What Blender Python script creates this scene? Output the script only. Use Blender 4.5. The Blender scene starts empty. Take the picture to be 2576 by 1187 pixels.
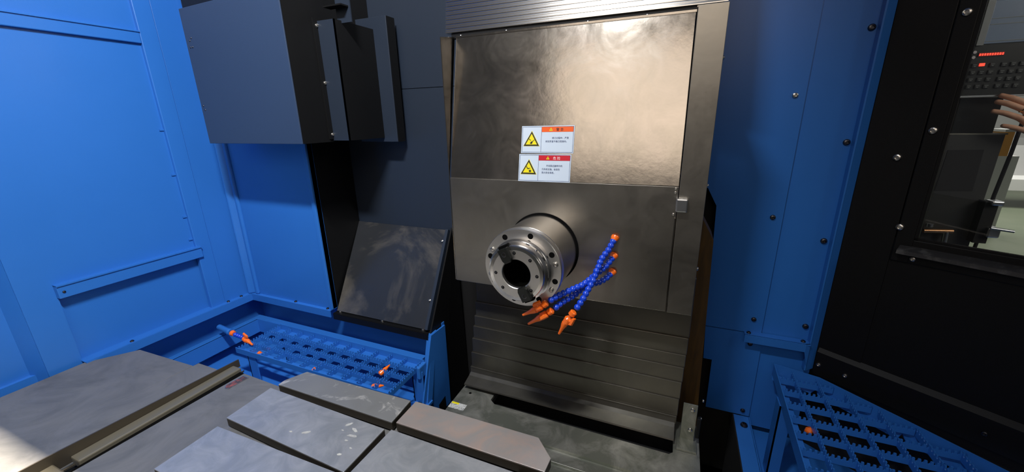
import bpy, bmesh, math, random
from mathutils import Vector, Matrix, Quaternion
random.seed(4)
H = 1.6                      # camera height over the workshop floor
S = bpy.context.scene
C = S.collection
# ---------------------------------------------------------------- camera, world, lights
cam_d = bpy.data.cameras.new('camera'); cam = bpy.data.objects.new('camera', cam_d); C.objects.link(cam)
R = ((0.9227947, 0.09323328, -0.37384153), (0.38477313, -0.27333694, 0.88161021), (-0.01998929, -0.95738941, -0.28810754))
cam.matrix_world = Matrix(((R[0][0], -R[0][1], -R[0][2], 0), (R[1][0], -R[1][1], -R[1][2], 0), (R[2][0], -R[2][1], -R[2][2], H), (0, 0, 0, 1)))
cam_d.sensor_width = 36; cam_d.lens = 36 * 988.92 / 2576; cam_d.clip_start = .01
S.camera = cam
S.view_settings.view_transform = 'Standard'; S.view_settings.look = 'None'
S.view_settings.exposure = 0.0; S.view_settings.gamma = 1.0; S.view_settings.use_curve_mapping = False
w = bpy.data.worlds.new('workshop'); S.world = w; w.use_nodes = True
w.node_tree.nodes['Background'].inputs[0].default_value = (.92, .93, 1.0, 1)
w.node_tree.nodes['Background'].inputs[1].default_value = .07

def area(name, loc, target, sx, sy, power, col=(1, 1, 1)):
    d = bpy.data.lights.new(name, 'AREA'); d.shape = 'RECTANGLE'; d.size = sx; d.size_y = sy; d.energy = power; d.color = col
    o = bpy.data.objects.new(name, d); C.objects.link(o); o.location = (loc[0], loc[1], loc[2] + H)
    v = (Vector(target) - Vector(loc)).normalized(); xa = (Vector((1, 0, 0)) - v * v.x).normalized(); ya = (-v).cross(xa)   # long side kept level with X
    o.rotation_euler = Matrix((xa, ya, -v)).transposed().to_euler()
    return o
lamp_ = area('machine_lamp_light', (-.42, .12, 1.13), (-1.42, .80, -.35), .36, .07, 30, (.97, .98, 1))
lamp_.data.spread = math.radians(132)      # reflector housing tilted to the left
area('workshop_light', (-.2, -2.2, 1.3), (-.3, .9, -.3), 2.3, 1.3, 18, (1, .85, .71))
area('workshop_light', (2.4, .6, 1.0), (1.0, 1.9, -.1), 1.0, 1.0, 16, (1, .95, .86))  # added fill for the hand and control panel, no such lamp seen
area('far_workshop_fill_light', (4.5, 8.0, 2.2), (4.8, 9.0, -1.6), 4, 2, 260, (1, .97, .92))  # added fill that brightens the far floor and bench
ovh = area('overhead_light', (-1.3, -.08, 3.2), (-1.35, .0, -.7), .05, .05, 120, (1, .88, .72)); ovh.data.spread = math.radians(55)

# ---------------------------------------------------------------- materials
def mat(name, col, rough=.5, metal=0., noise=None, bump=0., bscale=200, spec=.5, coat=0., aniso=0., emit=None, rvar=0., stretch=(1, 1, 1), trans=0., ior=1.45, tangent=None):
    m = bpy.data.materials.new(name); m.use_nodes = True; nt = m.node_tree; b = nt.nodes['Principled BSDF']
    b.inputs['Base Color'].default_value = (*col, 1); b.inputs['Roughness'].default_value = rough; b.inputs['Metallic'].default_value = metal
    b.inputs['Specular IOR Level'].default_value = spec; b.inputs['Coat Weight'].default_value = coat
    if trans: b.inputs['Transmission Weight'].default_value = trans; b.inputs['IOR'].default_value = ior
    if aniso: b.inputs['Anisotropic'].default_value = aniso
    if tangent:
        cx = nt.nodes.new('ShaderNodeCombineXYZ')
        for i_ in range(3): cx.inputs[i_].default_value = tangent[i_]
        nt.links.new(cx.outputs[0], b.inputs['Tangent'])
    if emit: b.inputs['Emission Color'].default_value = (*emit[0], 1); b.inputs['Emission Strength'].default_value = emit[1]
    tc = nt.nodes.new('ShaderNodeTexCoord'); mp = nt.nodes.new('ShaderNodeMapping'); mp.inputs['Scale'].default_value = stretch
    nt.links.new(tc.outputs['Object'], mp.inputs['Vector'])
    def nz(scale, detail=6, ro=.6, dist=0.):
        n = nt.nodes.new('ShaderNodeTexNoise'); n.inputs['Scale'].default_value = scale; n.inputs['Detail'].default_value = detail
        n.inputs['Roughness'].default_value = ro; n.inputs['Distortion'].default_value = dist
        nt.links.new(mp.outputs['Vector'], n.inputs['Vector']); return n
    if noise:                    # (colour2, scale, low, high[, distortion])
        n = nz(noise[1], 8, .65, noise[4] if len(noise) > 4 else 0)
        r = nt.nodes.new('ShaderNodeMapRange'); r.inputs[1].default_value = noise[2]; r.inputs[2].default_value = noise[3]
        mx = nt.nodes.new('ShaderNodeMix'); mx.data_type = 'RGBA'; mx.inputs[6].default_value = (*col, 1); mx.inputs[7].default_value = (*noise[0], 1)
        nt.links.new(n.outputs[0], r.inputs[0]); nt.links.new(r.outputs[0], mx.inputs[0]); nt.links.new(mx.outputs[2], b.inputs['Base Color'])
    if rvar:
        n = nz(9, 6, .7, 1.); r = nt.nodes.new('ShaderNodeMapRange'); r.inputs[1].default_value = .3; r.inputs[2].default_value = .7
        r.inputs[3].default_value = rough - rvar; r.inputs[4].default_value = rough + rvar
        nt.links.new(n.outputs[0], r.inputs[0]); nt.links.new(r.outputs[0], b.inputs['Roughness'])
    if bump:
        n = nz(bscale, 3); bp = nt.nodes.new('ShaderNodeBump'); bp.inputs['Strength'].default_value = bump; bp.inputs['Distance'].default_value = .001
        nt.links.new(n.outputs[0], bp.inputs['Height']); nt.links.new(bp.outputs[0], b.inputs['Normal'])
    return m
BLUE = mat('blue_paint', (.024, .150, .51), .32, bump=.12, bscale=500, noise=((.027, .160, .54), 3, .3, .7))
CHARREFL = mat('charcoal_blue_reflection', (.027, .046, .090), .42, bump=.2, bscale=600)  # charcoal with the blue wall's reflection put into its base colour
CHAR = mat('charcoal_paint', (.016, .024, .040), .42, bump=.2, bscale=600)  # bluish tint carries reflected blue in the base colour
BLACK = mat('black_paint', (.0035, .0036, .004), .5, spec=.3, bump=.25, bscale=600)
PLATE = mat('mottled_black_plate', (.022, .024, .028), .34, noise=((.11, .10, .085), 3.4, .47, .68, .6), rvar=.07)  # black with random beige noise patches
VOID = mat('casting_and_void_black', (.0035, .0035, .004), .8)  # near-black for castings and for sheets filling unlit voids
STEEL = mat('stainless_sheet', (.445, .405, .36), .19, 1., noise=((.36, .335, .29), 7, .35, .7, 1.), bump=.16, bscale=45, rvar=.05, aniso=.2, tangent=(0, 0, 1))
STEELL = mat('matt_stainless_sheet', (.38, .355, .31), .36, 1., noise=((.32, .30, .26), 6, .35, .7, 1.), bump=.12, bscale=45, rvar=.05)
RIDGE = mat('ridged_stainless', (.60, .58, .55), .20, 1., bump=.06, bscale=40, stretch=(.3, 1, 3))
STEELD = mat('shaded_way_cover_steel', (.17, .16, .135), .34, .85, noise=((.12, .115, .10), 4, .35, .7, 1.), rvar=.05)  # same metal as the cover, shade and dark reflections put into the colour
STEELT = mat('side_cover_steel', (.21, .205, .195), .42, .35, noise=((.14, .14, .135), 5, .42, .66, 1.5), bump=.12, bscale=30, rvar=.08)
BED = mat('oily_bed_steel', (.21, .22, .185), .38, .7, noise=((.44, .43, .38), 9, .45, .7, 1.), rvar=.08, bump=.15, bscale=60)
TOP = mat('ground_table_steel', (.37, .385, .40), .40, .6, noise=((.50, .505, .51), 16, .4, .7, 1.2), rvar=.08, bump=.1, bscale=90)
TOPR = mat('rust_tinted_table_steel', (.40, .37, .35), .42, .55, noise=((.50, .38, .32), 9, .42, .66, 1.5), rvar=.06, bump=.1, bscale=90)
TOPS = mat('stained_table_steel', (.30, .30, .29), .42, .55, noise=((.62, .60, .56), 12, .55, .66, 1.8), rvar=.07, bump=.1, bscale=90)
SLOT = mat('oily_slot_steel', (.055, .045, .032), .45, .5)
CHROME = mat('machined_steel', (.66, .65, .64), .20, 1.)
CHROME2 = mat('turned_steel_face', (.66, .64, .61), .36, 1.)
SCREW = mat('zinc_screw', (.62, .60, .56), .28, 1.)
SCREWD = mat('dark_screw', (.10, .10, .11), .35, 1.)
HOLE = mat('black_hole', (.003, .003, .003), .9, spec=.05)
KEY = mat('black_oxide_steel', (.022, .024, .022), .3, .6)
RUST = mat('brown_cast_column', (.10, .052, .008), .5, noise=((.04, .022, .006), 8, .4, .7, 1.), stretch=(6, 6, .6))
BPL = mat('blue_plastic', (.008, .06, .62), .22, spec=.6, coat=.3)
OPL = mat('orange_plastic', (.98, .17, .012), .25, spec=.55, coat=.2)
ALU = mat('aluminium', (.62, .63, .64), .3, 1.)
WHITE = mat('label_white', (.55, .63, .72), .4)
NAVY = mat('label_navy', (.01, .03, .12), .5)
INK = mat('label_ink', (.008, .008, .01), .5)
YEL = mat('label_yellow', (.80, .68, .01), .4)
ORG = mat('label_orange', (.78, .10, .008), .4)
RED = mat('label_red', (.52, .006, .02), .4)
PINK = mat('label_pale_lettering', (.9, .72, .72), .4)
GLASS = mat('window_glass', (.95, .97, .96), .0, trans=1., ior=1.45)
CTRL = mat('panel_black', (.012, .013, .012), .3)
SCREEN = mat('control_screen', (.05, .06, .075), .15, emit=((.5, .62, .8), .08))
REDLED = mat('red_display', (.3, .01, .01), .4, emit=((1, .06, .03), 1.6))
KEYC = mat('grey_key', (.16, .17, .16), .5)
SKIN = mat('skin', (.66, .36, .23), .5, noise=((.55, .27, .16), 30, .4, .7))
GOLD = mat('gold', (.9, .55, .2), .2, 1.)
BRASS = mat('copper_fitting', (.60, .32, .16), .3, 1.)
FLOORM = mat('green_workshop_floor', (.15, .18, .12), .35, noise=((.19, .21, .15), 1.5, .4, .7))
WALLM = mat('workshop_wall', (.42, .42, .40), .7)
WOOD = mat('orange_cabinet', (.60, .27, .03), .5)

# ---------------------------------------------------------------- mesh helpers
class MB:
    def __init__(s): s.v = []; s.f = []
    def add(s, vs, fs):
        n = len(s.v); s.v += [Vector(v) for v in vs]; s.f += [[i + n for i in f] for f in fs]; return s
    def box(s, x0, x1, y0, y1, z0, z1):
        return s.add([(x0, y0, z0), (x1, y0, z0), (x1, y1, z0), (x0, y1, z0), (x0, y0, z1), (x1, y0, z1), (x1, y1, z1), (x0, y1, z1)],
                     [(0, 3, 2, 1), (4, 5, 6, 7), (0, 1, 5, 4), (1, 2, 6, 5), (2, 3, 7, 6), (3, 0, 4, 7)])
    def prism(s, pts, ext):            # polygon pts extruded by vector ext
        n = len(pts); e = Vector(ext); p = [Vector(q) for q in pts]
        nrm = (p[1] - p[0]).cross(p[2] - p[0])
        a = list(range(n)); b = [i + n for i in a]
        fs = [a[::-1], b] if nrm.dot(e) > 0 else [a, b[::-1]]
        for i in range(n):
            j = (i + 1) % n
            fs.append([i, j, j + n, i + n] if nrm.dot(e) > 0 else [j, i, i + n, j + n])
        return s.add(p + [q + e for q in p], fs)
    def lathe(s, prof, o=(0, 0, 0), ax=(0, 0, 1), n=32, cap=True):   # prof: (radius, height) along ax
        q = Vector((0, 0, 1)).rotation_difference(Vector(ax).normalized()); o = Vector(o)
        k = len(prof); vs = []
        for i in range(n):
            a = 2 * math.pi * i / n
            for r, h in prof: vs.append(o + q @ Vector((r * math.cos(a), r * math.sin(a), h)))
        fs = []
        for i in range(n):
            j = (i + 1) % n
            for t in range(k - 1): fs.append([i * k + t, j * k + t, j * k + t + 1, i * k + t + 1])
        if cap:
            if prof[0][0] > 1e-6: fs.append([i * k for i in range(n)][::-1])
            if prof[-1][0] > 1e-6: fs.append([i * k + k - 1 for i in range(n)])
        return s.add(vs, fs)
    def cyl(s, p0, p1, r0, r1=None, n=16):
        r1 = r0 if r1 is None else r1; d = Vector(p1) - Vector(p0)
        return s.lathe([(r0, 0), (r1, d.length)], p0, d, n)
    def tube(s, pts, r, n=10):
        for a, b in zip(pts, pts[1:]): s.cyl(a, b, r, r, n)
        return s
    def mesh(s, name, m, org=Vector(), smooth=False, bevel=0.):
        me = bpy.data.meshes.new(name); me.from_pydata([v - org for v in s.v], [], s.f)
        bm = bmesh.new(); bm.from_mesh(me); bmesh.ops.remove_doubles(bm, verts=bm.verts, dist=1e-6)
        bmesh.ops.recalc_face_normals(bm, faces=bm.faces)
        if bevel: bmesh.ops.bevel(bm, geom=[e for e in bm.edges if e.calc_face_angle(0) > .5], offset=bevel, segments=2, affect='EDGES', profile=.5)
        bm.to_mesh(me); bm.free(); me.materials.append(m)
        if smooth:
            for p in me.polygons: p.use_smooth = True
            me.set_sharp_from_angle(angle=math.radians(35))
        return me
def wpos(o):
    p = Vector(o.location)
    while o.parent: o = o.parent; p = p + Vector(o.location)
    return p
def link(name, me, parent=None, org=None, rot=None):
    o = bpy.data.objects.new(name, me); C.objects.link(o)
    org = Vector(org) if org is not None else (wpos(parent) if parent else Vector())
    if parent: o.parent = parent; o.location = org - wpos(parent)
    else: o.location = org
    if rot is not None: o.rotation_mode = 'QUATERNION'; o.rotation_quaternion = rot
    return o
def part(name, mb, m, parent, smooth=False, bevel=0., org=None):
    org = Vector(org) if org is not None else (wpos(parent) if parent else Vector())
    return link(name, mb.mesh(name, m, org, smooth, bevel), parent, org)
def tag(o, label, cat, group=None):
    o['label'] = label; o['category'] = cat
    if group: o['group'] = group
    return o
def thing(name, loc, label, cat, group=None):
    o = bpy.data.objects.new(name, None); C.objects.link(o); o.location = loc; o.empty_display_size = .05
    return tag(o, label, cat, group)
def struct(name, mb, m, bevel=0.):
    o = part(name, mb, m, None, bevel=bevel); o['kind'] = 'structure'; return o
def setting(name, loc):
    o = bpy.data.objects.new(name, None); C.objects.link(o); o.location = loc; o['kind'] = 'structure'; return o
def cp(o, parent, delta):
    c = o.copy(); C.objects.link(c); c.parent = parent; c.location = Vector(o.location) + Vector(delta); return c

# one button-head screw mesh per size and metal, with a socket
_sc = {}
def screw(parent, pos, nrm, r=.006, m=SCREW, name='screw'):
    k = (r, m.name)
    if k not in _sc:
        s = MB(); s.lathe([(r, 0), (r, r * .25), (r * .82, r * .62), (r * .5, r * .78), (r * .46, r * .78), (r * .40, r * .30), (0, r * .30)], n=14)
        _sc[k] = s.mesh('screw', m, smooth=True)
    return link(name, _sc[k], parent, pos, Vector((0, 0, 1)).rotation_difference(Vector(nrm).normalized()))

# ---------------------------------------------------------------- left wall of the enclosure (x = -1.71)
XL = -1.71
wl = setting('wall_left', (XL, .6, -.7))
b = MB()                                     # recessed sheets sit .012 behind the frame
b.box(XL - .03, XL - .012, .40, .90, -.47, 1.15)
part('sheet', b, BLUE, wl)
part('lower_sheet', MB().box(XL - .034, XL - .024, .46, .90, -.735, -.46), BLUE, wl)
f = MB()
f.box(XL - .02, XL, .868, .922, -.735, 1.25)          # post beside the big panel
f.box(XL - .02, XL, .35, .868, .265, .302)           # top band
part('frame', f, BLUE, wl, bevel=.0025)
part('post', MB().box(XL - .02, XL - .003, .922, 1.05, -.735, 1.25), BLUE, wl, bevel=.002)
part('post', MB().box(XL - .03, XL - .0118, .40, .477, -.735, -.4695), BLUE, wl)
part('top_rail_lip', MB().box(XL - .012, XL + .004, .35, .868, .299, .304), BLUE, wl, bevel=.001)
r_ = part('rail', MB().box(XL - .012, XL + .010, .474, .880, -.502, -.460), BLUE, wl, bevel=.0015)
part('rail_lip', MB().box(XL - .012, XL + .014, .474, .880, -.463, -.4585), BLUE, r_)
screw(wl, (XL + .010, .487, -.483), (1, 0, 0), .004, SCREWD)
for z in (-.02, -.18, -.34, -.43): part('weld_tab', MB().box(XL - .014, XL - .008, .855, .868, z, z + .006), BLUE, wl)
part('jamb_recess', MB().box(XL - .075, XL - .065, .10, .42, -.76, 1.25), BLUE, wl)
screw(wl, (XL - .065, .355, -.43), (1, 0, 0), .005, BRASS)
part('jamb_return', MB().prism([(XL - .012, .402, -.76), (XL - .070, .375, -.76), (XL - .075, .378, -.76), (XL - .014, .408, -.76)], (0, 0, 2.01)), BLUE, wl)
cp_ = MB().prism([(XL, 1.02, -.722), (XL, 1.07, -.722), (-1.66, 1.07, -.722), (-1.675, 1.036, -.722), (XL + .012, 1.012, -.722)], (0, 0, 1.97))
part('corner_post', cp_, BLUE, wl, bevel=.006)
# back wall, blue sheet between the corner and the recess
wb = setting('wall_back', (-1.45, 1.035, -.7))
part('sheet', MB().box(-1.67, -1.222, 1.035, 1.055, -.722, 1.25), BLUE, wb)
part('edge_flange', MB().box(-1.240, -1.222, 1.028, 1.056, -.722, 1.25), BLUE, wb, bevel=.002)
part('rib', MB().box(-1.672, -1.652, 1.024, 1.04, -.722, 1.25), BLUE, wb, bevel=.006)
# ledge over the trough, L-shaped along both walls
t1 = setting('trim_1', (-1.7, 1.0, -.73))
b = MB().prism([(-1.785, .474, -.726), (-1.69, .474, -.726), (-1.69, 1.024, -.726), (-1.228, 1.024, -.726), (-1.228, 1.115, -.726), (-1.785, 1.115, -.726)], (0, 0, .004))
part('ledge_top', b, BLUE, t1, bevel=.001)
part('ledge_lip', MB().box(-1.692, -1.688, .474, 1.022, -.752, -.722), BLUE, t1)
part('ledge_lip', MB().box(-1.69, -1.228, 1.020, 1.024, -.752, -.722), BLUE, t1)
for p in ((-1.705, .60, -.722), (-1.705, .93, -.722), (-1.705, .985, -.722), (-1.43, 1.031, -.722), (-1.25, 1.031, -.722)):
    screw(t1, p, (0, 0, 1), .006, SCREWD)
# trough
tr = setting('trim_2', (-1.3, .9, -.97))
part('trough_side', MB().box(-1.78, -1.76, 0, 1.11, -1.0, -.727), BLUE, tr)
part('trough_side', MB().box(-1.78, -.757, 1.10, 1.115, -1.04, -.727), BLUE, tr)
b = MB().prism([(-1.705, 0, -.845), (-1.68, 0, -.845), (-1.68, 1.018, -.845), (-.80, 1.018, -.845), (-.80, 1.045, -.845), (-1.705, 1.045, -.845)], (0, 0, .005))
part('trough_flange', b, BLUE, tr, bevel=.001)
part('trough_liner', MB().box(-1.684, -1.68, 0, 1.018, -.905, -.842), BLUE, tr)
part('trough_liner', MB().box(-1.684, -.80, 1.014, 1.018, -.905, -.842), BLUE, tr)
fl = setting('floor', (0, 0, -H))
part('trough_floor', MB().prism([(-1.76, 0, -.955), (-.76, 0, -.985), (-.76, 1.10, -.985), (-1.76, 1.10, -.955)], (0, 0, -.01)), BLUE, fl)
part('drain_flange', MB().box(-.95, -.785, 1.012, 1.03, -.984, -.975), BLUE, tr)
part('drain_flange', MB().box(-.785, -.765, .90, 1.04, -.984, -.972), BLUE, tr)
part('trough_end', MB().prism([(-.775, 1.03, -.733), (-.755, 1.03, -.733), (-.742, .93, -1.06), (-.775, .93, -1.06), (-.78, 1.03, -1.06)][:4], (0, .03, 0)), BLUE, tr)
part('trough_end', MB().prism([(-.757, 1.02, -.733), (-.757, 1.11, -.738), (-.757, 1.11, -1.08), (-.757, .90, -1.08)], (.006, 0, 0)), BLUE, tr)

# ---------------------------------------------------------------- dark recess behind the left side
w2 = setting('wall_back_recess', (-1.0, 1.235, -.4))
part('recess_sheet', MB().box(-1.25, -.55, 1.235, 1.25, -.42, .105), CHAR, w2)
part('recess_sheet', MB().box(-1.25, -.55, 1.235, 1.25, .107, 1.25), CHAR, w2)
struct('wall_left_recess', MB().box(-1.236, -1.222, 1.057, 1.234, -.73, 1.05), BLACK)
struct('recess_void_sheet', MB().box(-1.25, .02, 1.30, 1.31, -1.25, 1.05), VOID)  # black sheet standing in for the unlit depth behind the recess
screw(w2, (-.955, 1.235, .118), (0, -1, 0), .006, SCREW)
# chute plate
ch = thing('chute_plate', (-.98, 1.03, -.73), 'mottled black sloping chute plate below the recess, beside the spindle column', 'chute')
A0, A1, B1_, B0 = Vector((-1.21, 1.04, -.727)), Vector((-.778, 1.04, -.727)), Vector((-.785, 1.232, -.405)), Vector((-1.222, 1.232, -.405))
nn = (A1 - A0).cross(B0 - A0).normalized()
part('slope', MB().prism([A0, A1, B1_, B0], -nn * .006), PLATE, ch)
part('side_flange', MB().prism([A1 + nn * .014 + Vector((-.006, 0, 0)), A1 + nn * .014 + Vector((.006, 0, 0)), B1_ + nn * .012 + Vector((.006, 0, 0)), B1_ + nn * .012 + Vector((-.006, 0, 0))], -nn * .03), CHAR, ch)
part('front_lip', MB().prism([(-1.215, 1.022, -.733), (-.768, 1.022, -.733), (-.768, 1.022, -.757), (-1.215, 1.022, -.757)], (0, .004, 0)), BLACK, ch)
part('front_flange', MB().box(-1.215, -.768, 1.024, 1.110, -.737, -.731), BLACK, ch)
for p in ((-1.195, 1.042, -.731), (-.985, 1.042, -.731), (-.80, 1.042, -.731)): screw(ch, p, (0, 0, 1), .006)
for t in (.28, .88): screw(ch, A1.lerp(B1_, t) + nn * .004 + Vector((-.014, 0, 0)), nn, .005)
part('side_void_panel', MB().prism([(-.766, 1.03, -.735), (-.776, 1.25, -.37), (-.776, 1.30, -1.2), (-.752, 1.03, -1.2)], (.006, 0, 0)), BLACK, ch)  # chute side, its black also filling the void toward the column

# ---------------------------------------------------------------- black box of the tool changer door, hung in the upper left
bx = thing('tool_changer_housing', (-1.27, .88, -.064), 'large charcoal box jutting out of the upper left wall', 'machine housing')
yb = .88
part('front_sheet', MB().prism([(-1.495, yb, -.064), (-1.055, yb, -.064), (-1.052, yb, .36), (-1.495, yb, .348)], (0, .004, 0)), CHARREFL, bx, bevel=.001)
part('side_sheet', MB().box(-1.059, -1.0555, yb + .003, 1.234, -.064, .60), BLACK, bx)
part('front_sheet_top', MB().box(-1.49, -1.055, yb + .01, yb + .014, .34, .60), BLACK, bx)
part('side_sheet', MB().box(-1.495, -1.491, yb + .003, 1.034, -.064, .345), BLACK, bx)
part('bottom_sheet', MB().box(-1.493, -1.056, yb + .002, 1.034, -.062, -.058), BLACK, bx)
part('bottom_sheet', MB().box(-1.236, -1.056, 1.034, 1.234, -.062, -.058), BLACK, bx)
for p in ((-1.475, .255), (-1.466, .262), (-1.478, .236), (-1.468, .236), (-1.478, .045), (-1.483, .058)):
    part('rivet', MB().lathe([(.0035, 0), (.002, .0015)], (p[0], yb, p[1]), (0, -1, 0), 8), SCREWD, bx)
fl_ = part('clamp_strip', MB().box(-1.0555, -1.051, .985, 1.04, -.055, .30), BLACK, bx)
part('clamp_strip', MB().prism([(-1.0555, 1.0, -.06), (-1.0555, 1.004, -.06), (-.984, 1.004, -.06), (-.984, 1.0, -.06)], (0, 0, .352)), CHAR, bx)
part('clamp_strip', MB().box(-.988, -.984, 1.0, 1.17, -.06, .292), BLACK, bx)
for z in (.279, .116, -.041): screw(bx, (-1.052, 1.017 - .02, z), (1, 0, 0), .006)
br = part('top_bracket', MB().box(-1.0, -.945, 1.03, 1.034, .285, .40), CHAR, bx)
part('bracket_rib', MB().box(-1.02, -.95, 1.0, 1.03, .325, .329), BLACK, bx)
screw(bx, (-1.04, .985, .42), (0, -.4, -1), .009)
dr = thing('tool_changer_door', (-1.0, 1.17, -.075), 'tall narrow charcoal door panel standing off the dark recess sheet', 'door panel')
part('door_sheet', MB().box(-1.094, -.928, 1.168, 1.172, -.074, .328), CHAR, dr, bevel=.001)
part('door_return', MB().box(-.932, -.928, 1.172, 1.212, -.074, .328), BLACK, dr)
part('door_mount', MB().box(-1.09, -.98, 1.172, 1.235, 0, .25), BLACK, dr)

# ---------------------------------------------------------------- spindle column cover
cv = thing('spindle_head_cover', (-.28, 1.03, -.49), 'stainless sheet cover of the spindle head with leaning upper face', 'machine cover')
L0, L1 = -.619, .006
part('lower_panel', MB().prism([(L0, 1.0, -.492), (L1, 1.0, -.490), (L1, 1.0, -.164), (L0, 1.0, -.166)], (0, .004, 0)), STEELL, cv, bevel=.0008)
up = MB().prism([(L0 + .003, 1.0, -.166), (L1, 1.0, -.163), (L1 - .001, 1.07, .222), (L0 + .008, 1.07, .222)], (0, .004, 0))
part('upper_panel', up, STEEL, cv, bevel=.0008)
part('side_strip', MB().box(L1 + .0015, .0655, .998, 1.002, -.490, .216), STEELL, cv, bevel=.0008)
part('side_return', MB().box(.062, .0655, 1.002, 1.055, -.490, .216), STEEL, cv)
part('side_return', MB().box(L1 + .0015, L1 + .004, 1.002, 1.06, -.16, .214), STEEL, cv)
part('gusset', MB().prism([(-.622, 1.0, -.166), (-.622, 1.075, .222), (-.622, 1.0, .211)], (.0025, 0, 0)), STEEL, cv)
part('side_return', MB().box(-.622, -.6195, 1.0, 1.04, -.490, -.166), STEEL, cv)
part('top_flange', MB().box(L0 + .008, L1, 1.068, 1.10, .218, .223), STEEL, cv)
part('top_flange', MB().box(L1, .0655, 1.0, 1.10, .2125, .216), STEEL, cv)
part('bottom_flange', MB().box(L0, .0655, 1.002, 1.05, -.492, -.488), STEEL, cv)
for z in (.113, -.160, -.367): screw(cv, (.0655, 1.012, z), (1, 0, 0), .005)
for x in (-.60, -.46, -.24, -.10): screw(cv, (x, 1.076, .223), (0, 0, 1), .004)
for z in (-.190, -.181, -.243): screw(cv, (.0, 1.0, z + .012), (0, -1, 0), .0035)
kn = tag(part('proximity_block', MB().box(.003, .029, .984, .998, -.222, -.190), ALU, None, bevel=.003, org=(.016, .998, -.206)),
         'small square aluminium block on the right strip of the spindle cover', 'block')
part('seam_bar', MB().box(.003, .006, .997, 1.0, -.488, -.24), STEEL, cv)

# upper telescopic way cover
uw = thing('upper_way_cover', (-.3, 1.09, .235), 'ribbed stainless telescopic way cover above the spindle head', 'way cover')
z = .236
for i, hgt in enumerate((.012,) * 8 + (.055, .07, .07, .09, .12, .2)):
    k = MB(); x0 = -.656 - .0006 * i; yy = 1.088 - .0008 * i; nn_ = max(2, round(hgt / .006))
    pr_ = [(x0, 1.30, z + .0006)]
    for q in range(nn_ * 4 + 1): pr_.append((x0, 1.087 + .21 * (z + hgt * q / (nn_ * 4) - .236) - .00028 * abs(math.sin(math.pi * q / 4)), z + .0006 + (hgt - .0008) * q / (nn_ * 4)))
    pr_.append((x0, 1.30, z + hgt - .0002))
    k.prism(pr_, (.068 - x0, 0, 0)); part('lamella', k, RIDGE, uw, smooth=True)
    z += hgt
part('wiper_strip', MB().box(-.640, .06, 1.092, 1.11, .222, .236), BLACK, uw)
part('clip', MB().box(.028, .052, 1.075, 1.085, .219, .226), ALU, uw)

# lower telescopic way cover (edges proud, getting deeper downwards)
lw = thing('lower_way_cover', (-.27, 1.06, -.88), 'grey steel telescopic way cover below the spindle head', 'way cover')
zs = [-.42, -.600, -.652, -.690, -.736, -.790, -.846, -.872]
for i in range(len(zs) - 1):
    y = 1.082 - .005 * i
    part('lamella', MB().box(-.594 - .004 * i, .073 - .0015 * i, y, y + .016, zs[i + 1], zs[i]), STEELD, lw, bevel=.0012)
ap = [(1.052, -.852), (1.048, -.864), (1.035, -.870), (.999, -.880), (.997, -.884), (1.04, -.876), (1.060, -.868)]
part('apron', MB().prism([(-.615, y, z) for y, z in ap], (.675, 0, 0)), STEELD, lw)
bd = thing('bed_way_cover', (-.25, .95, -.9), 'oily steel bed cover lying below the lower way cover', 'way cover')
part('lamella', MB().prism([(-.622, .868, -.900), (.128, .868, -.900), (.128, 1.10, -.900), (.060, 1.10, -.900), (.060, .972, -.900), (.050, .962, -.900), (-.485, .966, -.900), (-.505, .980, -.900), (-.505, 1.10, -.900), (-.622, 1.10, -.900)], (0, 0, -.009)), BED, bd)
part('recess_floor', MB().box(-.52, .07, .93, 1.09, -.965, -.955), VOID, bd)
part('lamella', MB().box(-.60, .126, .828, .90, -.918, -.9095), BED, bd, bevel=.001)
part('lamella', MB().box(-.60, .124, .50, .85, -.928, -.9175), BED, bd, bevel=.001)
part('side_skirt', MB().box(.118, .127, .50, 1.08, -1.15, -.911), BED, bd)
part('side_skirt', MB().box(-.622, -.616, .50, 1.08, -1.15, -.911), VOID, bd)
part('hole', MB().lathe([(.0045, 0), (.0045, .0006)], (-.585, .985, -.9), (0, 0, 1), 10), HOLE, bd)
cb = thing('corner_bracket', (.095, 1.03, -.9), 'small steel angle bracket at the lower right of the way cover', 'bracket')
part('plate', MB().box(.076, .113, 1.028, 1.032, -.895, -.774), BED, cb, bevel=.001)
part('foot', MB().box(.068, .120, .985, 1.03, -.8995, -.893), BED, cb, bevel=.001)
part('stop_block', MB().box(.1145, .124, 1.02, 1.032, -.875, -.81), BLACK, cb, bevel=.001)
for z in (-.790, -.858): screw(cb, (.101, 1.028, z), (0, -1, 0), .006)
for z in (-.77, -.83): screw(cb, (.124, 1.05, z), (1, 0, 0), .005)
# maintenance sticker on the bed cover
st = thing('worn_sticker', (-.59, .91, -.9), 'worn white and yellow sticker at the left corner of the bed cover', 'sticker')
part('sheet', MB().box(-.622, -.566, .900, .928, -.9, -.8994), mat('worn_label', (.55, .55, .52), .5, noise=((.06, .06, .06), 110, .52, .58, 2.)), st)
part('yellow_band', MB().box(-.620, -.594, .920, .9275, -.8994, -.899), YEL, st)

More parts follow.
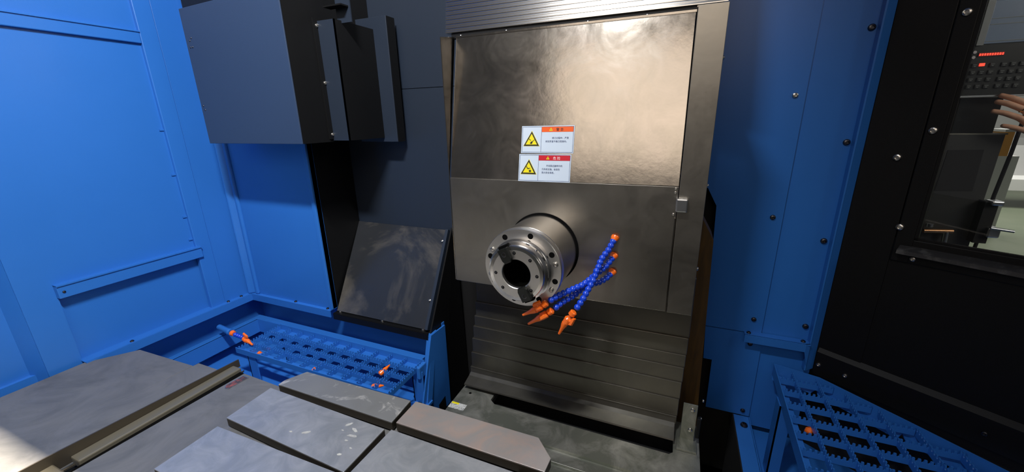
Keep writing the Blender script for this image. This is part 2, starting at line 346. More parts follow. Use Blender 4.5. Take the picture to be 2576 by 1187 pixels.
# ---------------------------------------------------------------- spindle
X0, Z0 = -.3312, -.3552
sp = thing('spindle_nose', (X0, .92, Z0), 'round machined steel spindle nose with bolted flange and dark bore', 'spindle')
o = (X0, 1.0, Z0); ax = (0, -1, 0)
part('clearance_ring', MB().lathe([(.1035, 0), (.1035, .0015), (.097, .0018)], o, ax, 64), HOLE, sp)
part('housing', MB().lathe([(.0985, 0), (.0985, .132), (.0965, .134), (.0965, .137)], o, ax, 96, cap=False), CHROME, sp, smooth=True)
part('flange', MB().lathe([(.0965, .137), (.0985, .139), (.101, .141), (.101, .158), (.0995, .1605), (.076, .1605), (.076, .163)], o, ax, 96, cap=False), CHROME2, sp, smooth=True)
part('stepped_collar', MB().lathe([(.0785, .1605), (.0785, .170), (.0735, .1715), (.0735, .178), (.0755, .180), (.0755, .187), (.0695, .189), (.0695, .197), (.068, .1995), (.060, .2)], o, ax, 96, cap=False), CHROME, sp, smooth=True)
part('nose_face', MB().lathe([(.0600, .2), (.0375, .2), (.0362, .1985), (.0362, .19)], o, ax, 96, cap=False), CHROME2, sp, smooth=True)
part('taper_bore', MB().lathe([(.0362, .19), (.033, .12), (.022, .04), (.0, .03)], o, ax, 48, cap=False), mat('bore_steel', (.10, .10, .085), .3, 1.), sp, smooth=True)
def polar(a, r, y): return (X0 + r * math.cos(math.radians(a)), y, Z0 + r * math.sin(math.radians(a)))
def pit(parent, p, r, name='counterbore'):
    part(name, MB().lathe([(r, 0), (r * .92, .0006), (0, .0005)], p, ax, 16), HOLE, parent)
for k in range(8): pit(sp, polar(-15.5 + 45 * k + .5, .0875, .8395), .0072)
for a in (14, -31, 152, -164):
    screw(sp, polar(a, .088, .8395), ax, .0058); part('counterbore_rim', MB().lathe([(.0072, 0), (.0072, .0006), (.0058, .0004)], polar(a, .088, .8396), ax, 20, cap=False), CHROME, sp)
for a in (94, 47, 1, -44, -88, -132, -177):
    if a != -88: pit(sp, polar(a, .0525, .80), .0042, 'tapped_hole'); screw(sp, polar(a, .0525, .7998), ax, .0026, SCREWD)
part('grub_screw', MB().lathe([(.003, 0), (.002, .001)], polar(52, .0755, .815), (math.cos(math.radians(52)), -.2, math.sin(math.radians(52))), 10), SCREWD, sp)
for a in (117, -63):
    ca, sa = math.cos(math.radians(a)), math.sin(math.radians(a)); u = Vector((ca, 0, sa)); v = Vector((-sa, 0, ca)); c0 = Vector((X0, .80, Z0))
    k = MB().prism([c0 + u * .033 + v * .0085, c0 + u * .0415 + v * .0125, c0 + u * .069 + v * .0125, c0 + u * .069 - v * .0125, c0 + u * .0415 - v * .0125, c0 + u * .033 - v * .0085], (0, -.011, 0))
    kk = part('drive_key', k, KEY, sp, bevel=.0012)
    part('key_slot', MB().prism([c0 + u * .066 + v * .0125, c0 + u * .0745 + v * .0125, c0 + u * .0745 - v * .0125, c0 + u * .066 - v * .0125], (0, .012, 0)), HOLE, sp)
    part('key_screw', MB().lathe([(.006, 0), (.006, .0008), (.0042, .0012), (.0042, -.002), (0, -.002)], c0 + u * .055 + Vector((0, -.0108, 0)), ax, 18), SCREWD, kk)

# ---------------------------------------------------------------- coolant hoses (ball links)
def ballmesh(r):
    pr = [(r * .50, -r * .86)] + [(r * math.cos(t), r * math.sin(t)) for t in [math.radians(q) for q in (-52, -36, -18, 0, 18, 36)]] + [(r * .60, r * .70), (r * .52, r * .86), (r * .45, r * 1.0)]
    return MB().lathe(pr, n=18).mesh('hose_link', BPL, smooth=True)
BALL = ballmesh(.0084)
HOSES = {
 'a': ([(-.1333, .9995, -.301), (-.1394, .9846, -.3167), (-.1461, .9742, -.3313), (-.1552, .9638, -.3437), (-.1608, .9535, -.3555), (-.1629, .9431, -.3668), (-.1662, .9327, -.3756), (-.1683, .9223, -.3866), (-.1714, .9119, -.3976), (-.1767, .9015, -.4088), (-.1809, .8912, -.4184), (-.1861, .8808, -.4306), (-.1934, .8704, -.4442), (-.2029, .86, -.4593)],
       (-.2206, .86, -.4851), (-.2397, .86, -.5272), (1, -.55, .15)),
 'b': ([(-.133, .9995, -.350), (-.1412, .9823, -.3632), (-.1501, .9696, -.3748), (-.1591, .9569, -.3813), (-.168, .9442, -.3865), (-.1767, .9315, -.3939), (-.1875, .9188, -.4028), (-.1938, .9062, -.406), (-.2068, .8935, -.41), (-.2195, .8808, -.414), (-.2344, .8681, -.4194), (-.2446, .8554, -.4227), (-.2545, .8427, -.4272), (-.2632, .83, -.4313)],
       (-.2812, .826, -.4470), (-.3224, .822, -.4715), (-.15, -.55, 1)),
 'c': ([(-.1345, .9995, -.396), (-.1438, .9831, -.407), (-.1533, .9712, -.4127), (-.165, .9592, -.4172), (-.1744, .9473, -.4163), (-.186, .9354, -.4169), (-.195, .9235, -.4196), (-.2037, .9115, -.426), (-.2123, .8996, -.4334), (-.2208, .8877, -.4383), (-.2315, .8758, -.4421), (-.2397, .8638, -.4467), (-.2455, .8519, -.4507), (-.2523, .84, -.4548)],
       (-.2725, .84, -.4725), (-.3155, .84, -.5047), (.25, -1, .35)),
}
LBL = {'a': 'blue segmented coolant hose from the topmost fitting, orange nozzle hanging lowest and farthest right',
       'b': 'blue segmented coolant hose from the middle fitting, its orange nozzle touching the spindle rim',
       'c': 'blue segmented coolant hose from the lowest fitting, its orange nozzle second from the left'}
def nozzle(parent, p, q, tip, hd, m=OPL, s=1.):
    d = (Vector(tip) - Vector(q)).normalized(); p, q, tip = Vector(p), Vector(q), Vector(tip)
    d1 = (q - p).normalized()
    part('socket', MB().lathe([(.006 * s, 0), (.0088 * s, .002), (.0088 * s, .012 * s), (.0062 * s, .014 * s)], p, q - p, 18), m, parent, smooth=True)
    v = part('valve_body', MB().lathe([(.0062 * s, 0), (.0098 * s, .004 * s), (.0098 * s, .018 * s), (.0064 * s, .022 * s)], q - d1 * .010 * s, d, 18), m, parent, smooth=True)
    h = Vector(hd).normalized(); side = d.cross(h).normalized()
    k = MB().cyl(q + d * .0015, q + d * .0015 + h * .0150 * s, .0048 * s, .0048 * s, 12)
    c = q + d * .0015 + h * .0135 * s
    k.prism([c - d * .012 * s - side * .0036, c + d * .012 * s - side * .0036, c + d * .010 * s + side * .0036, c - d * .010 * s + side * .0036], h * .009 * s)
    part('valve_handle', k, m, v, bevel=.0008)
    L = (tip - q).length
    part('nozzle_tip', MB().lathe([(.0058 * s, 0), (.0086 * s, .002), (.0080 * s, L * .2), (.0052 * s, L * .42), (.0030 * s, L * .86), (.0018 * s, L * .86)], q + d * .008 * s, d, 18), m, parent, smooth=True)
for key in 'abc':
    pts, q, tip, hd = HOSES[key]; pts = [Vector(p) for p in pts]
    h = thing('coolant_hose', pts[0], LBL[key], 'coolant hose', 'coolant hoses beside the spindle')
    part('wall_fitting', MB().lathe([(.0105, -.001), (.0105, .004), (.0088, .008), (.0070, .012)], pts[0], pts[1] - pts[0], 18), OPL, h, smooth=True)
    # resample at the link pitch
    pitch = .0128; pos = []; acc = .014
    segs = [(a, b_, (b_ - a).length) for a, b_ in zip(pts, pts[1:])]; tot = sum(s_[2] for s_ in segs)
    n = round((tot - .014) / pitch); pitch = (tot - .014) / n
    for i in range(n):
        s_ = .014 + i * pitch; t = s_
        for a, b_, L in segs:
            if t <= L: break
            t -= L
        p = a.lerp(b_, min(1, t / L)); d = b_ - a
        link('hose_link', BALL, h, p, Vector((0, 0, 1)).rotation_difference(-d.normalized()))
    nozzle(h, pts[-1], q, tip, hd)

# ---------------------------------------------------------------- warning stickers
def text_mb(body, size, sx=1.):
    cu = bpy.data.curves.new('lettering', 'FONT'); cu.body = body; cu.size = size; cu.resolution_u = 2
    to = bpy.data.objects.new('lettering', cu); C.objects.link(to); dg = bpy.context.evaluated_depsgraph_get(); dg.update()
    me = to.evaluated_get(dg).to_mesh(); vs = [(v.co.x * sx, v.co.y) for v in me.vertices]; fs = [list(p.vertices) for p in me.polygons]
    to.evaluated_get(dg).to_mesh_clear(); bpy.data.objects.remove(to); return vs, fs
ez = Vector((0, .07, .387)).normalized(); ey = Vector((0, -.387, .07)).normalized()
def sticker(org, rot, head, headc, hm, lines, sym, label, wd=.1435, hg=.071):
    o = Vector(org); e1 = (Vector((1, 0, 0)) * math.cos(rot) + ez * math.sin(rot)); e2 = (ez * math.cos(rot) - Vector((1, 0, 0)) * math.sin(rot))
    s = thing('warning_sticker', o, label, 'sticker', 'warning stickers on the spindle head cover')
    def P(u, v, d): return o + e1 * u + e2 * v + ey * d
    def poly(name, pts, m, d, par=s, th=.0004):
        return part(name, MB().prism([P(u, v, d) for u, v in pts], ey * th), m, par)
    def rect(name, a, b_, c, d_, m, d, par=s): return poly(name, [(a, c), (b_, c), (b_, d_), (a, d_)], m, d, par)
    sh = rect('sheet', 0, wd, 0, hg, WHITE, .0003)
    ln = MB(); t = .0008; g = .0022; mid = wd * .385
    def lr(a, b_, c, d_): ln.prism([P(a, c, .0007), P(b_, c, .0007), P(b_, d_, .0007), P(a, d_, .0007)], ey * .0003)
    lr(g, wd - g, g, g + t); lr(g, wd - g, hg - g - t, hg - g); lr(g, g + t, g + t, hg - g - t); lr(wd - g - t, wd - g, g + t, hg - g - t); lr(mid, mid + t, g + t, hg - g - t)
    part('border_line', ln, NAVY, s)
    hb = rect('header_band', mid + t, wd - g - t, hg * .775, hg - g - t, hm, .0007)
    def tri(cx, cy, r, m, d, par, nm): return poly(nm, [(cx - r * 1.0, cy - r * .62), (cx + r * 1.0, cy - r * .62), (cx, cy + r * 1.12)], m, d, par)
    tri(mid + .026, hg * .855, .0046, YEL, .0012, hb, 'small_triangle'); poly('small_triangle_mark', [(mid + .0256, hg * .855 - .0018), (mid + .0264, hg * .855 - .0018), (mid + .0267, hg * .855 + .0022), (mid + .0253, hg * .855 + .0022)], INK, .0017, hb)
    cx, cy = mid * .52, hg * .46
    tri(cx, cy, .0232, YEL, .0007, s, 'triangle_halo'); bt = tri(cx, cy, .0218, INK, .0012, s, 'black_triangle'); tri(cx, cy - .0002, .0162, YEL, .0017, bt, 'yellow_triangle')
    for pts in sym: poly('pictogram', [(cx + u, cy + v) for u, v in pts], INK, .0022, bt, .0003)
    def txt(body, u, v, size, m, par, sx=1.):
        vs, fs = text_mb(body, size, sx); k = MB(); k.add([P(u + x, v + y, .0014) for x, y in vs], fs); part('lettering', k, m, par)
    txt(head, mid + .040, hg * .815, .0088, headc, hb, 1.0)
    for u, v, tx in lines: txt(tx, mid + u, v, .0056, NAVY, s)
    return s
def star(cx, cy, r, n): return [(cx + (r if i % 2 else r * .45) * math.cos(math.pi * i / n), cy + (r if i % 2 else r * .45) * math.sin(math.pi * i / n)) for i in range(2 * n)]
hand1 = [[(-.0075, .0055), (-.001, .001), (-.0018, .0), (-.008, .004)], [(-.004, -.007), (.0, -.009), (.003, -.0065), (.0035, -.003), (.009, .002), (.0085, .0028), (.001, -.0025), (-.002, -.0018), (-.001, -.0045), (-.003, -.005)]]
hand2 = [[(-.0065, .0065), (-.005, .007), (-.0025, .002), (.005, .0025), (.005, .0015), (.0, .0), (.0, -.0015), (-.0045, .001)], star(.0045, -.0055, .0048, 7)]
def on_lean(x, z): return (x, 1.0 + .07 * (z + .165) / .387 - .0006, z)
sticker(on_lean(-.3975, -.0925), .006, '警 告', INK, ORG, [(.030, .0375, '换刀过程中，严禁'), (.012, .0285, '将双手置于换刀范围内。')], hand1,
        'upper warning sticker with an orange header and yellow hand triangle', .1445)
sticker(on_lean(-.4015, -.1665), .006, '危 险', PINK, RED, [(.022, .0405, '不得靠近旋转中的'), (.010, .0315, '刀具或主轴，会发生'), (.010, .0225, '重大安全事故。')], hand2,
        'lower warning sticker with a red header and yellow rotating cutter triangle', .1445, .0725)

# ---------------------------------------------------------------- work table with T-slots
tb = thing('work_table', (-.56, .4, -.72), 'heavy ground steel work table with wide T-slots in the foreground', 'machine table')
zt = -.68
def slab(pts, m, name='table_plate', lip=.020, inset=.010, depth=.052):
    c = Vector((sum(p[0] for p in pts) / len(pts), sum(p[1] for p in pts) / len(pts)))
    top = [(x, y, zt) for x, y in pts]
    pl = part(name, MB().prism(top, (0, 0, -.0035)), m, tb, bevel=.0006)
    k = MB().prism([(x, y, zt - .0036) for x, y in pts], (0, 0, -lip))
    low = []
    for x, y in pts:
        low.append((x + (inset if x < c.x else -inset), y + (inset if y < c.y else -inset), zt - .0036 - lip))
    k.prism(low, (0, 0, -(depth - lip)))
    part('plate_side', k, SLOT, pl)
    return pl
slab([(-.946, .5865), (-.566, .5865), (-.570, .6645), (-.920, .656), (-.946, .606)], TOPS)
slab([(-.951, .452), (-.568, .440), (-.568, .5635), (-.953, .569)][:4], TOP)
slab([(-.942, .300), (-.575, .300), (-.575, .434), (-.942, .426)], TOP)
slab([(-.942, .14), (-.575, .14), (-.575, .278), (-.942, .278)], TOP)
slab([(-.556, .590), (-.190, .590), (-.188, .626), (-.230, .669), (-.556, .667)], TOPR)
slab([(-.555, .443), (-.190, .443), (-.190, .567), (-.552, .568)], TOP)
slab([(-.555, .300), (-.190, .300), (-.190, .42), (-.555, .42)], TOP)
part('slot_floor', MB().box(-.935, -.20, .13, .655, zt - .058, zt - .050), SLOT, tb)
part('saddle', MB().box(-.85, -.28, .12, .60, -.917, zt - .058), VOID, tb)
def chipmark(pts, m, nm='dried_coolant_mark'): part(nm, MB().prism([(x, y, zt) for x, y in pts], (0, 0, .0003)), m, tb)
MARK = mat('dried_coolant', (.48, .48, .45), .6, noise=((.33, .33, .32), 60, .4, .6))
def blob(cx, cy, rx, ry, a=0., n=14, j=.25):
    return [(cx + (rx * math.cos(t) * math.cos(a) - ry * math.sin(t) * math.sin(a)) * k, cy + (rx * math.cos(t) * math.sin(a) + ry * math.sin(t) * math.cos(a)) * k) for t, k in [(2 * math.pi * i / n, 1 + random.uniform(-j, j)) for i in range(n)]]
for cx, cy, rx, ry, a in ((-.728, .490, .010, .004, .6), (-.765, .478, .004, .002, 0), (-.655, .545, .009, .003, .9), (-.63, .536, .010, .0035, -.3), (-.622, .520, .012, .0035, .2), (-.655, .525, .003, .0015, 0), (-.625, .505, .004, .002, 0), (-.60, .492, .004, .0016, 0), (-.61, .47, .005, .003, .4)):
    chipmark(blob(cx, cy, rx, ry, a), MARK)
# table base plate and left side covers
bp_ = thing('table_skirt_plate', (-1.05, .4, -.715), 'smooth steel skirt plate between the upright fin and the slotted table', 'cover plate')
part('plate', MB().prism([(-1.137, .12, -.705), (-.25, .12, -.712), (-.25, .603, -.712), (-.96, .603, -.706), (-1.122, .606, -.705)], (0, 0, -.006)), STEELT, bp_)
hd_ = part('inspection_window', MB().prism([(-1.113, .598, -.7047), (-1.089, .597, -.7047), (-1.093, .543, -.7047), (-1.106, .540, -.7047), (-1.117, .55, -.7047)], (0, 0, .0006)), mat('window_frame_bright', (.45, .45, .42), .35, .9), bp_)
part('window_recess', MB().prism([(-1.111, .596, -.7041), (-1.091, .595, -.7041), (-1.095, .545, -.7041), (-1.106, .542, -.7041), (-1.115, .551, -.7041)], (0, 0, .0004)), mat('recess_brown', (.06, .045, .04), .3, noise=((.30, .08, .06), 40, .5, .62)), hd_)
fn = thing('wiper_fin', (-1.18, .4, -.72), 'dark oily upright wiper fin running back along the left table cover', 'wiper')
part('fin', MB().prism([(-1.200, -.05, -.724), (-1.196, -.05, -.724), (-1.166, .628, -.728), (-1.170, .634, -.728)], (0, 0, .004)).add([(-1.2, -.05, -.722), (-1.2, .641, -.722), (-1.2, .641, -.6975), (-1.2, .23, -.680), (-1.2, -.05, -.674), (-1.1965, -.05, -.722), (-1.1965, .641, -.722), (-1.1965, .641, -.6975), (-1.1965, .23, -.680), (-1.1965, -.05, -.674)],
     [(0, 1, 2, 3, 4), (9, 8, 7, 6, 5), (4, 3, 8, 9), (3, 2, 7, 8), (2, 1, 6, 7)]), mat('oily_rubber', (.075, .062, .045), .4, .4), fn)
part('foot_strip', MB().box(-1.196, -1.160, .26, .622, -.728, -.706), mat('brassy_strip', (.22, .20, .15), .4, .5), fn, bevel=.003)
part('joint_gap', MB().box(-1.159, -1.139, .0, .616, -.73, -.716), HOLE, fn)
part('end_clamp', MB().box(-1.20, -1.13, .10, .235, -.725, -.703), mat('clamp_steel', (.14, .13, .10), .4, .8), fn, bevel=.003)
sc_ = thing('side_way_cover', (-1.45, .4, -.726), 'wide grey steel telescopic cover between the left wall and the upright fin', 'way cover')
part('lamella', MB().prism([(-1.705, -.05, -.726), (-1.375, -.05, -.726), (-1.350, .592, -.726), (-1.623, .583, -.726), (-1.703, .475, -.726)], (0, 0, -.006)), STEELT, sc_, bevel=.001)
part('lamella', MB().prism([(-1.378, -.05, -.7225), (-1.195, -.05, -.7225), (-1.195, .604, -.7225), (-1.340, .604, -.7225)], (0, 0, -.0035)), STEELT, sc_)
part('support', MB().box(-1.65, -1.2, -.05, .55, -.95, -.737), VOID, sc_)

# ---------------------------------------------------------------- gratings
def toothbar(L, axis, h=.024, t=.003, p=.0115, serr=True):
    n = max(1, int(L / p)); p = L / n; pts = [(0, -h)]
    pts = []
    for i in range(n):
        a = i * p
        pts += [(a, 0), (a + p * .42, 0), (a + p * .50, -.0065), (a + p * .71, -.0090), (a + p * .93, -.0065)] if serr else [(a, 0)]
    pts.append((L, 0))
    vs = []; fs = []
    k = len(pts)
    for s_ in (-t / 2, t / 2):
        for q in pts: vs.append((q[0], s_, q[1]))
        for q in pts: vs.append((q[0], s_, -h))
    for i in range(k - 1):
        fs += [(i, i + 1, k + i + 1, k + i), (2 * k + i + 1, 2 * k + i, 3 * k + i, 3 * k + i + 1), (i + 1, i, 2 * k + i, 2 * k + i + 1), (k + i, k + i + 1, 3 * k + i + 1, 3 * k + i)]
    fs += [(0, k, 3 * k, 2 * k), (k - 1, 3 * k - 1, 4 * k - 1, 2 * k - 1)]
    if axis == 'y': vs = [(-v[1], v[0], v[2]) for v in vs]
    return MB().add(vs, fs)
def bar(parent, x, y, z, L, axis, name, cache={}):
    k = (round(L, 3), axis)
    if k not in cache: cache[k] = toothbar(L, axis).mesh(name, BLUE)
    return link(name, cache[k], parent, (x, y, z))
GX0, GX1, GY0, GY1, GZ = -1.49, -.776, .806, .985, -.818
g = thing('chip_grating', (-1.13, .9, -.97), 'blue serrated chip grating on legs in the left trough behind the table', 'grating', 'blue chip gratings')
nx, ny = 11, 4
for j in range(1, ny): bar(g, GX0, GY0 + (GY1 - GY0) * j / ny, GZ, GX1 - GX0, 'x', 'long_bar')
for i in range(0, nx + 1): bar(g, GX0 + (GX1 - GX0) * i / nx, GY0 + .002, GZ, GY1 - GY0 - .004, 'y', 'cross_bar')
part('rim', MB().box(GX0, GX1 + .01, GY1, GY1 + .003, GZ - .026, GZ + .003), BLUE, g)
part('rim', MB().box(GX0 - .012, GX1, GY0 - .003, GY0, GZ - .026, GZ - .004), BLUE, g)
part('rim_flange', MB().box(GX0, GX1, GY1 - .028, GY1, GZ - .024, GZ - .021), BLUE, g)
part('rim_flange', MB().box(GX0, GX1, GY0, GY0 + .026, GZ - .024, GZ - .021), BLUE, g)
part('end_cap', MB().box(GX1 + .003, GX1 + .018, GY1 - .04, GY1 + .003, GZ - .05, GZ - .002), BLUE, g, bevel=.004)
for x in (-1.452, -.80):
    for y in (GY0 + .004, GY1 - .03):
        L_ = MB().box(x, x + .045, y, y + .004, -.975, GZ - .024).box(x, x + .004, y, y + .022, -.975, GZ - .024)
        lg = part('leg', L_, BLUE, g)
        part('foot', MB().box(x - .01, x + .06, y - .012, y + .026, -.981, -.972), BLUE, lg)
screw(g, (-.795, .84, -.972), (0, 0, 1), .008, SCREWD); screw(g, (-.81, .975, -.972), (0, 0, 1), .008, SCREWD)
# stray washdown nozzle over the grating and orange tips caught in it
sh = thing('washdown_nozzle', (-1.585, .85, -.80), 'short blue washdown hose with orange nozzle at the left end of the grating', 'nozzle')
part('pipe_elbow', MB().cyl((-1.68, .86, -.80), (-1.60, .85, -.80), .011, .011, 14).lathe([(.0125, 0), (.014, .006), (.012, .014)], (-1.605, .85, -.80), (1, 0, 0), 16), BLUE, sh, smooth=True)
part('orange_collar', MB().lathe([(.010, 0), (.012, .004), (.009, .016)], (-1.588, .85, -.802), (1, -.05, -.1), 16), OPL, sh, smooth=True)
for i in range(4): link('hose_link', BALL, sh, (-1.566 + i * .0125, .849, -.805 - .001 * i), Vector((0, 0, 1)).rotation_difference(Vector((-1, 0, 0))))
nozzle(sh, (-1.516, .848, -.81), (-1.505, .848, -.812), (-1.470, .847, -.828), (.1, 0, 1))
def tip(loc, d, label):
    t = thing('orange_nozzle', loc, label, 'nozzle', 'orange nozzles under the gratings'); loc = Vector(loc); d = Vector(d).normalized()
    part('nozzle_body', MB().lathe([(.006, 0), (.0092, .003), (.0092, .014), (.006, .016), (.006, .020)], loc, d, 16), OPL, t, smooth=True)
    part('nozzle_tip', MB().lathe([(.006, .018), (.008, .021), (.004, .036), (.002, .045)], loc, d, 16), OPL, t, smooth=True)
tip((-1.412, .826, -.836), (.3, .2, -.5), 'orange nozzle showing in the second cell at the grating\'s left end')
tip((-1.130, .828, -.838), (.5, .2, -.5), 'orange nozzle showing in a front cell midway along the left grating')
tip((-.880, .885, -.835), (.3, .8, .35), 'orange nozzle with flared end near the left grating\'s right end, the brighter upper one')
tip((-.868, .835, -.845), (.7, .1, .2), 'orange nozzle stub in the front row at the left grating\'s right end')
tip((-1.448, .83, -.842), (.6, .1, -.4), 'red-orange nozzle end in the first cell of the left grating')

# ---------------------------------------------------------------- right back wall panels (y = 1.42)
wr = setting('wall_right', (.25, 1.42, -.7))
yr = 1.42
part('cover_panel', MB().prism([(.03, yr - .004, .75), (.318, yr - .004, .75), (.3135, yr - .004, -.7235), (.143, yr - .004, -.7235), (.127, yr - .004, -.289), (.092, yr - .004, -.225), (.03, yr - .004, -.20)], (0, .004, 0)), BLUE, wr)
part('cover_panel', MB().prism([(.143, yr - .004, -.7265), (.320, yr - .004, -.7265), (.322, yr - .004, -1.060), (.180, yr - .004, -1.060), (.178, yr - .004, -.856), (.150, yr - .004, -.856)], (0, .004, 0)), BLUE, wr)
part('rear_sheet', MB().box(.30, .47, yr + .004, yr + .010, -1.10, 1.25), BLUE, wr)
part('frame_flange', MB().box(.446, .450, yr - .022, yr + .006, -.820, 1.25), BLUE, wr)
part('frame_flange', MB().prism([(.448, yr - .022, -.822), (.4745, yr - .003, -.818), (.4745, yr - .003, .75), (.448, yr - .022, .75)], (.001, .003, 0)), BLUE, wr)
part('shelf_rail', MB().box(.262, .448, yr - .03, yr, -.724, -.720), BLUE, wr)
part('shelf_rail', MB().box(.262, .436, yr - .032, yr - .028, -.748, -.720), BLUE, wr)
part('shelf_rail', MB().prism([(.434, yr - .032, -.748), (.434, yr - .032, -.720), (.448, yr - .026, -.720), (.448, yr - .026, -.80)], (0, .004, 0)), BLUE, wr)
for x, z in ((.29, .045), (.288, -.315), (.285, -.672), (.287, -.766), (.30, -1.04)): screw(wr, (x, yr - .004, z), (0, -1, 0), .008, SCREW if z > 0 else SCREWD)
for x, z in ((.435, .208), (.435, -.086), (.432, -.38), (.433, -.673)): screw(wr, (x, yr + .004, z), (0, -1, 0), .009, SCREWD)
for x in (.275, .43): screw(wr, (x, yr - .015, -.720), (0, 0, 1), .007, SCREWD)
part('right_void_sheet', MB().box(-.05, .50, yr + .06, yr + .07, -1.4, .8), VOID, wr)  # black sheet put in for the unlit void behind the panels
cc = tag(part('column_casting', MB().prism([(.0, 1.2, -1.0), (.134, 1.2, -1.0), (.112, 1.2, -.345), (.080, 1.2, -.288), (.0, 1.2, -.15)], (0, .1, 0)), RUST, None, org=(.06, 1.25, -1.0)),
         'oily brown machine column casting showing right of the steel covers', 'column')
part('column_pit', MB().box(-1.75, .30, -.60, 1.44, -1.36, -1.35), VOID, fl)  # wide dark sheet added under the table against green floor reflections
struct('floor_reflection_blocker', MB().box(-1.80, 1.6, -.64, -.60, -H, -.78), VOID)  # unseen front wall added to keep the green floor out of reflections
part('column_pit', MB().box(.10, .28, .3, 1.44, -1.36, -1.35), VOID, fl)
# right trough
part('right_trough_floor', MB().box(.324, 2.0, .3, 1.46, -1.14, -1.13), BLUE, fl)
part('door_sill', MB().prism([D0 for D0 in ((.475, 1.455, -1.13), (1.31, .905, -1.13), (1.31, .905, -.81), (.475, 1.455, -.81))], (.004, .006, 0)), VOID, fl)
part('right_trough_lip', MB().box(.272, .322, .3, 1.412, -1.066, -1.060), BLUE, fl, bevel=.001)
part('right_trough_lip', MB().box(.320, .324, .3, 1.412, -1.14, -1.060), BLUE, fl)
part('right_trough_lip', MB().box(.268, .272, .3, 1.412, -1.36, -1.060), VOID, fl)
for y in (1.36, 1.0): screw(fl, (.30, y, -1.060), (0, 0, 1), .012, SCREWD)
g2 = thing('chip_grating', (.5, 1.1, -1.13), 'blue serrated chip grating with a slanted edge at the lower right below the black door', 'grating', 'blue chip gratings')
E0 = [(.362, 1.40), (.48, 1.366), (.643, 1.229), (.785, 1.105), (1.02, .895)]
def ymax(x):
    for (a, b_), (c, d_) in zip(E0, E0[1:]):
        if a <= x <= c: return b_ + (d_ - b_) * (x - a) / (c - a)
    return E0[0][1] if x < E0[0][0] else E0[-1][1]
def xmax(y):
    for (a, b_), (c, d_) in zip(E0, E0[1:]):
        if d_ <= y <= b_: return a + (c - a) * (b_ - y) / (b_ - d_)
    return 1.0
yb0 = .80
for i in range(0, 11):
    x = .412 + .062 * i
    if ymax(x) - yb0 > .02: bar(g2, x, yb0, GZ - .004, round(ymax(x) - yb0 - .004, 3), 'y', 'cross_bar')
for j in range(0, 9):
    y = 1.335 - .062 * j; x0 = .345 + .02 * (y - .85) / .55
    bar(g2, x0, y, GZ - .004, round(xmax(y) - x0 - .006, 3), 'x', 'long_bar')
rm = MB()
for (a, b_), (c, d_) in zip(E0, E0[1:]): rm.prism([(a, b_, GZ), (c, d_, GZ), (c + .002, d_ + .003, GZ), (a + .002, b_ + .003, GZ)], (0, 0, -.045))
part('rim', rm, BLUE, g2)
rf = MB()
for (a, b_), (c, d_) in zip(E0, E0[1:]): rf.prism([(a, b_, GZ - .042), (c, d_, GZ - .042), (c - .022, d_ - .028, GZ - .042), (a - .005, b_ - .03, GZ - .042)], (0, 0, -.003))
part('rim_flange', rf, BLUE, g2)
part('rim', MB().prism([(.343, .80, GZ), (.346, .80, GZ), (.365, 1.40, GZ), (.362, 1.40, GZ)], (0, 0, -.04)), BLUE, g2)
part('rim_flange', MB().prism([(.345, .80, GZ - .036), (.372, .80, GZ - .036), (.39, 1.385, GZ - .036), (.362, 1.40, GZ - .036)], (0, 0, -.003)), BLUE, g2)
for y in (1.22, .95):
    lg = part('leg', MB().box(.352, .356, y, y + .05, -1.13, GZ - .036).box(.352, .385, y, y + .004, -1.13, GZ - .036), BLUE, g2)
    part('foot', MB().box(.325, .40, y - .05, y + .055, -1.129, -1.122), BLUE, lg)
    screw(g2, (.34, y - .03, -1.122), (0, 0, 1), .012, SCREWD)
tip((.404, 1.14, -.865), (.3, .5, .4), 'dim orange nozzle seen through the right-hand grating')

# ---------------------------------------------------------------- black door at the right, set at an angle
P0 = Vector((.475, 1.42, 0)); dd = Vector((.835, -.55, 0)); nd = Vector((-.55, -.835, 0))     # nd faces the room
def D(t, z, off=0.): return P0 + dd * t + nd * off + Vector((0, 0, z))
def dbox(k, t0, t1, z0, z1, o0, o1): return k.prism([D(t0, z0, o0), D(t1, z0, o0), D(t1, z1, o0), D(t0, z1, o0)], nd * (o1 - o0))
d1 = setting('door_1', tuple(D(.3, -.83)))
part('stile', dbox(MB(), 0, .112, -.83, .75, -.03, 0), BLACK, d1, bevel=.002)
part('stile', dbox(MB(), .114, .150, -.40, .75, -.03, .0035), BLACK, d1, bevel=.002)
part('lower_panel', dbox(MB(), .112, 1.6, -.83, -.395, -.03, -.003), BLACK, d1)
part('kick_rail', MB().prism([D(.006, -.735, -.002), D(.006, -.748, .012), D(.006, -.83, .012), D(.006, -.83, -.002)], dd * 1.6), BLACK, d1)
part('rail', dbox(MB(), .112, 1.6, -.400, -.335, -.03, .0015), BLACK, d1, bevel=.002)
hn = part('handle_ledge', MB().prism([D(.127, -.352, 0), D(.127, -.362, .028), D(.127, -.372, .030), D(.127, -.372, 0)], dd * 1.2), mat('worn_black_edge', (.03, .03, .032), .3, noise=((.09, .09, .09), 40, .5, .7)), d1)
for t, z in ((.111 + .02, .212), (.109 + .02, -.052), (.075, -.122), (.107 + .01, -.305)): screw(d1, D(t, z, .003 if t > .112 else 0), nd, .0095)
screw(d1, D(.158, -.386, .0015), nd, .007)
for t in (.017, .087, .374): screw(d1, D(t, -.791, .012), nd, .0065, SCREWD if t > .3 else SCREW)
w1 = setting('window_1', tuple(D(.5, .1)))
part('pane', dbox(MB(), .150, 1.6, -.335, .75, -.014, -.009), GLASS, w1)
part('gasket', dbox(dbox(MB(), .150, .157, -.335, .75, -.009, .001), .150, 1.6, -.335, -.329, -.009, .001), BLACK, w1)
